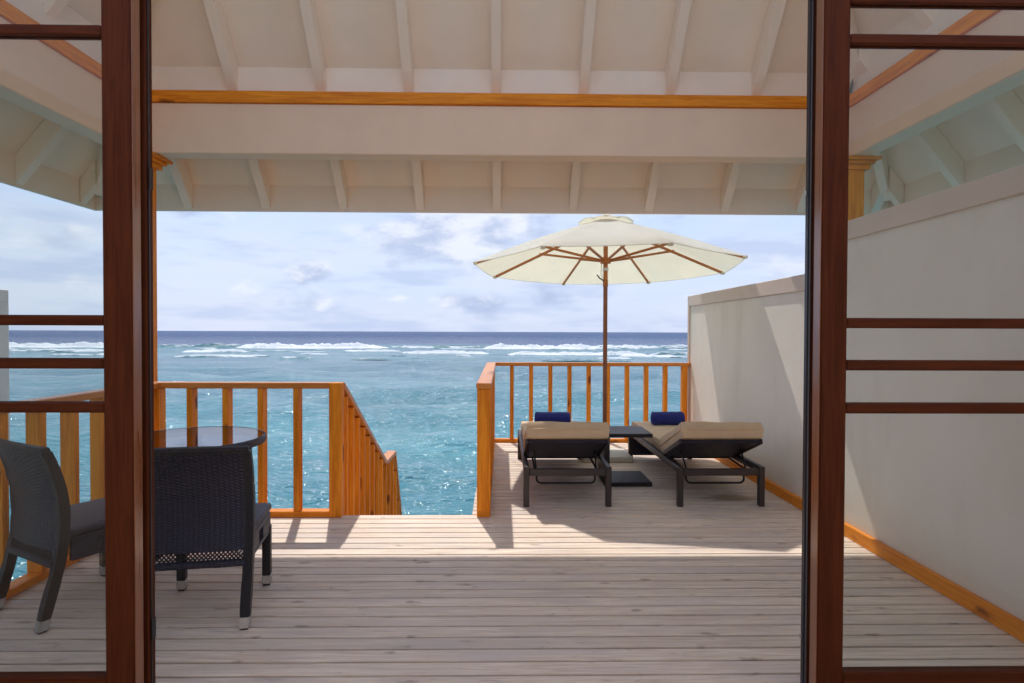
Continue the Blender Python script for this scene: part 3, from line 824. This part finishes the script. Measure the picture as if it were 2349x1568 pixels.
def build_chair():
    root = empty('wicker_chair', (0, 0, 0))
    zs = np.linspace(.365, .870, 15)
    hw = lambda z: .247 + .010 * (z - .4)
    bm = sweep_panel(hw, [(back_y(z), z) for z in zs], .036)
    back = link('backrest', bm_mesh(bm, 'back', True), root, None, M['wicker'])
    # open criss-cross band under the back panel
    bm = bmesh.new()
    za, zb = .315, .37; n = 20
    for k in range(-3, n + 3):
        for sg in (-1, 1):
            x0 = -.20 + .40 * k / n; x1 = x0 + sg * .055
            a = Vector((x0, back_y(za) - .018, za)); b = Vector((x1, back_y(zb) - .018, zb))
            if min(x0, x1) < -.235 or max(x0, x1) > .235: continue
            tube_bm(bm, [a, b], .0038, 5)
    link('lattice_band', bm_mesh(bm, 'lattice', True), root, None, M['wicker_f'])
    bm = bmesh.new(); add_box(bm, (0, back_y(.30) - .012, .302), (.46, .035, .034), .01, 2)
    link('lower_rail', bm_mesh(bm, 'lr', True), root, None, M['wicker'])
    # top roll
    pts = [(hw(.87) * s, back_y(.87) - .02 * (1 - s * s), .87 + .004 * (1 - s * s)) for s in np.linspace(-1, 1, 11)]
    tube('top_roll', pts, .0215, M['wicker_f'], root, 8)
    # seat
    bm = bmesh.new(); add_box(bm, (0, .045, .44), (.49, .46, .045), .018, 3)
    for v in bm.verts:
        if v.co.z > .45: v.co.z -= .012 * max(0, 1 - (v.co.x / .24) ** 2) * max(0, 1 - ((v.co.y - .04) / .23) ** 2)
    link('seat', bm_mesh(bm, 'seat', True), root, None, M['wicker'])
    bm = bmesh.new()
    add_box(bm, (0, .252, .365), (.42, .028, .105), .006, 1)
    link('front_apron', bm_mesh(bm, 'ap', True), root, None, M['wicker'])
    for s in (-1, 1):
        # side apron with a small open weave window
        bm = bmesh.new()
        x = s * .231
        add_box(bm, (x, .040, .403), (.026, .40, .030), .004); add_box(bm, (x, .040, .312), (.026, .40, .022), .004)
        add_box(bm, (x, -.095, .355), (.026, .13, .068), .004); add_box(bm, (x, .15, .355), (.026, .18, .068), .004)
        for k in range(-1, 5):
            for g in (-1, 1):
                y0 = -.03 + .09 * k / 4; a = Vector((x, y0, .322)); b = Vector((x, y0 + g * .04, .39))
                tube_bm(bm, [a, b], .0035, 5)
        link('side_apron', bm_mesh(bm, 'sap', True), root, None, M['wicker'])
        # back leg and post in one sweep
        bm = bmesh.new()
        square_sweep(bm, [(s * (.235 + .008 * max(0, z - .4)), back_y(z), z) for z in np.linspace(.058, .866, 18)], .046, .046)
        l = link('leg', bm_mesh(bm, 'bleg', True), root, None, M['wicker_f'])
        bm = bmesh.new(); square_sweep(bm, [(s * .235, back_y(z), z) for z in (.010, .0575)], .047, .047)
        ft = link('foot', bm_mesh(bm, 'foot'), l, None, M['white_foot'])
        bm = bmesh.new(); add_box(bm, (s * .225, .23, .20), (.046, .046, .284), .006, 2)
        l = link('leg', bm_mesh(bm, 'fleg', True), root, None, M['wicker_f'])
        bm = bmesh.new(); add_box(bm, (s * .225, .23, .034), (.047, .047, .047), .004, 1)
        link('foot', bm_mesh(bm, 'ffoot'), l, None, M['white_foot'])
        for yy, xx in ((back_y(0.004), .235), (.23, .225)):
            bm = bmesh.new(); add_box(bm, (s * xx, yy, .005), (.036, .036, .0095), .002)
            link('glide', bm_mesh(bm, 'glide'), root, None, M['rubber'])
    return root


ch = build_chair()
ch.matrix_basis = Matrix.Translation((-1.528, 3.18, 0)) @ Matrix.Rotation(R(9), 4, 'Z')
tag(ch, 'dark wicker dining chair seen from behind, pulled up to the round glass table', 'chair', 'wicker chairs at the round table')
c2 = copy_tree(ch)
c2.matrix_basis = Matrix.Translation((-2.2685, 3.2685, 0)) @ Matrix.Rotation(R(-30), 4, 'Z')
tag(c2, 'dark wicker dining chair behind the left glass door, beside the side railing', 'chair', 'wicker chairs at the round table')


def build_table():
    cx, cy, Rr, zt = -2.09, 4.06, .465, .735
    root = empty('round_table', (cx, cy, 0)); tag(root, 'round wicker table with smoked glass top near the corner railing', 'table')
    bm = bmesh.new()
    bmesh.ops.create_cone(bm, cap_ends=True, segments=64, radius1=Rr - .012, radius2=Rr - .012, depth=.008, matrix=Matrix.Translation((cx, cy, zt - .004)))
    link('glass_top', bm_mesh(bm, 'glass', False), root, None, M['table_glass'])
    bm = bmesh.new()      # woven rim: a ring of rectangular section with rounded outer edge
    n = 72; prof = [(Rr - .06, zt - .050), (Rr - .06, zt - .010), (Rr - .013, zt - .009), (Rr - .011, zt + .001), (Rr - .003, zt + .002), (Rr + .006, zt - .008), (Rr + .008, zt - .030), (Rr + .002, zt - .048)]
    rings = [[bm.verts.new((cx + r_ * math.cos(2 * PI * i / n), cy + r_ * math.sin(2 * PI * i / n), z)) for (r_, z) in prof] for i in range(n)]
    for i in range(n):
        A, B = rings[i], rings[(i + 1) % n]
        for k in range(len(prof)): bm.faces.new((A[k], B[k], B[(k + 1) % len(prof)], A[(k + 1) % len(prof)]))
    link('rim', bm_mesh(bm, 'rim', True), root, None, M['wicker'])
    a0 = math.atan2(-.525, .18)
    for k in range(4):
        a = a0 + k * PI / 2; c, s = math.cos(a), math.sin(a)
        rr_ = (.36, .36, .38, .43) if k != 2 else (.36, .36, .37, .39)
        pts = [(cx + c * r_, cy + s * r_, z) for r_, z in zip(rr_, (zt - .051, .45, .22, .052))]
        bm = bmesh.new(); square_sweep(bm, pts, .034, .034); l = link('leg', bm_mesh(bm, 'tl', True), root, None, M['wicker_f'])
        bm = bmesh.new(); add_box(bm, (cx + c * rr_[3], cy + s * rr_[3], .026), (.036, .036, .051), .004); link('foot', bm_mesh(bm, 'tf'), l, None, M['white_foot'])
    tube('stretcher', [(cx + .35 * math.cos(a0), cy + .35 * math.sin(a0), .40), (cx - .35 * math.cos(a0), cy - .35 * math.sin(a0), .40)], .011, M['wicker_f'], root, 8)
    tube('stretcher', [(cx - .35 * math.sin(a0), cy + .35 * math.cos(a0), .378), (cx + .35 * math.sin(a0), cy - .35 * math.cos(a0), .378)], .011, M['wicker_f'], root, 8)
build_table()


# ------------------------------------------------------------------ loungers
def cushion_bm(L, W, T, seed, nx=26, ny=16):
    """stuffed pad, length along Y from 0 to L, top at T; soft edges and shallow puckers"""
    rng = random.Random(seed); ph = [rng.random() * 6.28 for _ in range(6)]
    bm = bmesh.new(); top = []; bot = []
    def h(u, v):
        e = min(1, (1 - abs(2 * u - 1)) / .045); f = min(1, (1 - abs(2 * v - 1)) / (.045 * W / L))
        return (max(0, 1 - (1 - e) ** 2) ** .5) * (max(0, 1 - (1 - f) ** 2) ** .5)
    for j in range(nx + 1):
        v = j / nx; v = .5 - .5 * math.cos(PI * v) * (1 - .35 * math.sin(PI * v) ** 2)
        a = []; b = []
        for i in range(ny + 1):
            u = i / ny; u = .5 - .5 * math.cos(PI * u) * (1 - .35 * math.sin(PI * u) ** 2)
            k = h(u, v); wob = .004 * math.sin(9 * v * L + ph[0] + 3 * u) + .003 * math.sin(15 * u + ph[1] + 5 * v)
            x = (u - .5) * W; y = v * L
            a.append(bm.verts.new((x, y, T / 2 + k * (T / 2 + wob)))); b.append(bm.verts.new((x, y, T / 2 - k * T / 2)) if 0 < i < ny and 0 < j < nx else a[-1])
        top.append(a); bot.append(b)
    for j in range(nx):
        for i in range(ny):
            bm.faces.new((top[j][i], top[j][i + 1], top[j + 1][i + 1], top[j + 1][i]))
            vs_ = [bot[j][i], bot[j + 1][i], bot[j + 1][i + 1], bot[j][i + 1]]
            try: bm.faces.new(vs_)
            except ValueError: pass
    return bm


def build_lounger():
    """head end at y=0 (towards the villa), feet at y=1.93; x from -.365 to .365"""
    root = empty('sun_lounger', (0, 0, 0)); W = .73; L = 1.92; zr = .335
    for s in (-1, 1):
        x = s * (W / 2 - .024)
        box('side_rail', (x - .022, .051, zr - .055), (x + .022, L - .051, zr), M['frame'], root, .004)
        box('leg', (x - .024, .001, .001), (x + .024, .05, zr), M['frame'], root, .005)
        box('leg', (x - .024, L - .05, .001), (x + .024, L, zr), M['frame'], root, .005)
    xi = W / 2 - .049
    box('cross_bar', (-xi, .006, zr - .075), (xi, .046, zr - .02), M['frame'], root, .004)
    box('foot_panel', (-xi, L - .044, .045), (xi, L - .012, zr), M['wicker'], root, .004)
    hinge = Vector((0, .63, .288)); ang = R(22); bl = .66
    # woven seat deck
    box('seat_deck', (-xi, .65, zr - .04), (xi, L - .046, zr - .008), M['wicker'], root, .004)
    # backrest
    d = Vector((0, -math.cos(ang), math.sin(ang))); n = Vector((0, math.sin(ang), math.cos(ang)))
    bw = W - .075
    br = stick('backrest', hinge + n * .012, hinge + d * bl + n * .012, bw, .03, M['wicker'], root, .006, up=n)
    for s in (-1, 1):
        stick('back_rail', hinge + Vector((s * (bw / 2 + .012), 0, .010)), hinge + d * bl + Vector((s * (bw / 2 + .012), 0, .010)), .022, .042, M['frame'], br, .004, up=n)
    # seat pad and back pad
    bm = cushion_bm(1.24, .67, .105, 3); link('seat_cushion', bm_mesh(bm, 'sc', True), root, Matrix.Translation((0, .665, zr - .006)), M['cushion'])
    rot = Matrix((Vector((-1, 0, 0)), d, n)).transposed().to_4x4()
    bm = cushion_bm(bl + .06, .69, .135, 5)
    bc = link('back_cushion', bm_mesh(bm, 'bc', True), root, Matrix.Translation(hinge + n * .0285 + d * .012) @ rot, M['cushion'])
    # piping seam round the pad ends
    def piping(L_, W_, T_, par, Mw):
        p = []
        for k in range(40):
            a = 2 * PI * k / 40; cx, sy = math.cos(a), math.sin(a)
            q = lambda c: math.copysign(abs(c) ** .16, c)
            p.append(Mw @ Vector((q(cx) * (W_ / 2 + .001), L_ / 2 + q(sy) * (L_ / 2 + .001), T_ / 2)))
        tube('piping', p, .008, M['cushion'], par, 6, True)
    piping(bl + .06, .69, .135, bc, wmat(bc))
    # support hoop under the backrest
    hp = hinge + d * .40
    for s in (-1, 1):
        tube('support_rod', [hp + Vector((s * .265, 0, -.012)), (s * .255, .13, .285)], .008, M['tube'], root, 8)
    tube('support_hoop', round_path([(-.265, .55, .30), (-.265, .12, .275), (.265, .12, .275), (.265, .55, .30)], .05), .009, M['tube'], root, 8)
    tube('lower_hoop', round_path([(-.25, .17, .285), (-.25, .15, .165), (.25, .15, .165), (.25, .17, .285)], .045), .009, M['tube'], root, 8)
    tube('hinge_bar', [(-xi, .63, .285), (xi, .63, .285)], .011, M['tube'], root, 8)
    return root


lg = build_lounger()
lg.matrix_basis = Matrix.Translation((.545, 4.945, 0))
tag(lg, 'dark wicker sun lounger with beige cushion, nearer the platform post', 'sun lounger', 'sun loungers under the parasol')
l2 = copy_tree(lg)
l2.matrix_basis = Matrix.Translation((1.825, 4.945, 0)) @ Matrix.Rotation(R(.4), 4, 'Z')
tag(l2, 'dark wicker sun lounger with beige cushion standing beside the white wall', 'sun lounger', 'sun loungers under the parasol')


def build_towel(name_label, x, y, z, L, r, seed, rz):
    bm = bmesh.new(); rng = random.Random(seed); n, m = 26, 40
    grid = []
    for i in range(n + 1):
        s = i / n - .5; row = []
        for k in range(m):
            a = 2 * PI * k / m
            rr_ = r * (1 + .02 * math.sin(3 * a + seed) + .018 * math.sin(7 * s * 3 + 2 * a + seed) + rng.uniform(-.012, .012))
            e = abs(s) * 2
            if e > .9: rr_ *= 1 - .16 * ((e - .9) / .1) ** 2
            zz = math.sin(a) * rr_
            if zz < -r * .86: zz = -r * .86
            row.append(bm.verts.new((s * L, math.cos(a) * rr_, zz)))
        grid.append(row)
    for i in range(n):
        for k in range(m): bm.faces.new((grid[i][k], grid[i][(k + 1) % m], grid[i + 1][(k + 1) % m], grid[i + 1][k]))
    for e, sg in ((0, -1), (n, 1)):
        prev = grid[e]
        for q in range(1, 6):           # rolled layers show as rings at the ends
            f = 1 - q * .19; dx = sg * (-.006 if q % 2 else .004)
            cur = [bm.verts.new((v.co.x + dx, v.co.y * f, v.co.z * f)) for v in grid[e]]
            for k in range(m): bm.faces.new((prev[k], prev[(k + 1) % m], cur[(k + 1) % m], cur[k]))
            prev = cur
        bm.faces.new(prev)
    # loose outer edge of the roll
    pts = [(s * L * .96, r * .62, r * .80 + .004 * math.sin(9 * s)) for s in np.linspace(-.5, .5, 12)]
    tube_bm(bm, pts, .0065, 6)
    o = link('rolled_towel', bm_mesh(bm, 'towel', True), None, Matrix.Translation((x, y, z + r * .85)) @ Matrix.Rotation(rz, 4, 'Z'), M['towel'])
    tag(o, name_label, 'towel', 'rolled towels on the loungers')
build_towel('rolled navy towel on the lounger nearer the platform post', .555, 6.60, .433, .385, .074, 1, R(-2))
build_towel('rolled navy towel on the lounger beside the white wall', 1.83, 6.60, .433, .35, .076, 2, R(1.5))


# ------------------------------------------------------------------ side table
def build_side_table():
    r = empty('side_table', (1.19, 5.85, 0)); tag(r, 'dark wicker C-shaped side table standing between the two loungers', 'side table')
    xa, xb, ya, yb = .965, 1.415, 5.60, 6.08
    box('table_top', (xa, ya, .462), (xb, yb, .498), M['wicker_f'], r, .006)
    box('column', (xa, ya + .02, .0415), (xa + .05, yb - .02, .461), M['wicker_f'], r, .006)
    box('base_plate', (xa, ya, .001), (xb, yb, .041), M['wicker_f'], r, .006)
build_side_table()


# ------------------------------------------------------------------ parasol
def build_parasol():
    ux, uy = 1.18, 6.88; rz0 = .06
    b = empty('stone_slab', (ux, uy, 0)); tag(b, 'square pale stone base slab holding the parasol pole', 'slab')
    bm = bmesh.new(); add_box(bm, (ux, uy, .0335), (.55, .50, .065), .012, 2); link('block', bm_mesh(bm, 'slab', True), b, None, M['stone'])
    tube('socket', [(ux, uy, .0665), (ux, uy, .26)], .034, M['metal'], b, 16)
    r = empty('parasol', (ux, uy, 0)); tag(r, 'cream canvas parasol with wooden pole and eight ribs over the loungers', 'parasol')
    ZB = .067
    tube('lower_pole', [(ux, uy, .262), (ux, uy, 1.99)], .0250, M['teak_dark'], r, 16)
    tube('joint_sleeve', [(ux, uy, 1.97), (ux, uy, 2.05)], .030, M['teak'], r, 16)
    tube('upper_pole', [(ux, uy, 2.0), (ux, uy, 2.74)], .026, M['teak'], r, 16)
    n = 8; Rr = 1.54
    tilt = -.044
    def ring(rad, z, k, off=PI / 8): 
        a = -PI / 2 - R(9.7) + off + 2 * PI * k / n
        x = math.cos(a) * rad; y = math.sin(a) * rad
        return Vector((ux + x, uy + y, z + tilt * y))
    zE, zA, r0 = 2.19, 2.715, .14
    prof = lambda rad: zE + (zA - zE) * (1 - (rad - r0) / (Rr - r0)) + .02 * math.sin(PI * (rad - r0) / (Rr - r0))
    # canopy: eight panels, each a patch that sags slightly between its ribs
    bm = bmesh.new(); m = 8; q = 8
    grid = []
    for i in range(m + 1):
        rad = r0 + (Rr - r0) * i / m; row = []
        for k in range(n):
            a = ring(rad, prof(rad), k); c = ring(rad, prof(rad), k + 1)
            for j in range(q):
                s = j / q; p = a.lerp(c, s); p.z -= .028 * math.sin(PI * s) * (i / m) * (1 - .55 * i / m)
                row.append(bm.verts.new(p))
        grid.append(row)
    N = n * q
    for i in range(m):
        for j in range(N): bm.faces.new((grid[i][j], grid[i][(j + 1) % N], grid[i + 1][(j + 1) % N], grid[i + 1][j]))
    # short hem turned under
    hem = [bm.verts.new(v.co + Vector((0, 0, -.007))) for v in grid[-1]]
    for j in range(N): bm.faces.new((grid[-1][j], grid[-1][(j + 1) % N], hem[(j + 1) % N], hem[j]))
    me = bm_mesh(bm, 'canopy', True); can = link('canopy', me, r, None, M['canvas'])
    sd = can.modifiers.new('thick', 'SOLIDIFY'); sd.thickness = .003
    # vent cap
    bm = bmesh.new(); g2 = []
    for i in range(5):
        rad = .02 + (.335 - .02) * i / 4; row = []
        for k in range(n):
            a = ring(rad, 2.795 - .115 * (i / 4) ** 1.1, k); c = ring(rad, 2.795 - .115 * (i / 4) ** 1.1, k + 1)
            for j in range(6):
                s = j / 6; p = a.lerp(c, s); p.z += .035 * math.sin(PI * s) * (i / 4) ** 2
                row.append(bm.verts.new(p))
        g2.append(row)
    for i in range(4):
        for j in range(48): bm.faces.new((g2[i][j], g2[i][(j + 1) % 48], g2[i + 1][(j + 1) % 48], g2[i + 1][j]))
    cp = link('vent_cap', bm_mesh(bm, 'vent', True), r, None, M['canvas'])
    sd = cp.modifiers.new('thick', 'SOLIDIFY'); sd.thickness = .003
    bm = bmesh.new()
    bmesh.ops.create_uvsphere(bm, u_segments=16, v_segments=10, radius=.03, matrix=Matrix.Translation((ux, uy, 2.80)) @ Matrix.Diagonal((1, 1, .8, 1)))
    link('finial', bm_mesh(bm, 'fin', True), r, None, M['teak'])
    tube('crown_hub', [(ux, uy, 2.64), (ux, uy, 2.69)], .062, M['teak'], r, 16)
    tube('strut_hub', [(ux, uy, 2.235), (ux, uy, 2.30)], .060, M['teak'], r, 16)
    tube('collar', [(ux, uy, 2.15), (ux, uy, 2.185)], .034, M['metal'], r, 16)
    for k in range(n):
        dn = Vector((0, 0, -.022))
        stick('rib', ring(.05, prof(.14) - .02, k) + dn, ring(Rr - .035, prof(Rr - .035), k) + dn, .022, .030, M['teak'], r, .004)
        mid = ring(.86, prof(.86), k) + dn * 2.1; h0 = ring(.055, 2.268, k)
        stick('strut', h0, mid, .024, .026, M['teak'], r, .004)
        p = ring(Rr - .03, prof(Rr - .03), k) + dn
        box('rib_pocket', p - Vector((.022, .022, .018)), p + Vector((.022, .022, .016)), M['canvas'], r, .005)
    # pull cord and cleat
    tube('cord', [(ux - .05, uy - .04, 2.24), (ux - .062, uy - .05, 2.12), (ux - .036, uy - .036, 2.06)], .004, M['canvas'], r, 6)
    tube('cleat', [(ux - .02, uy - .02, 2.035), (ux - .075, uy - .04, 2.065), (ux - .105, uy - .05, 2.10)], .008, M['tube'], r, 8)
build_parasol()
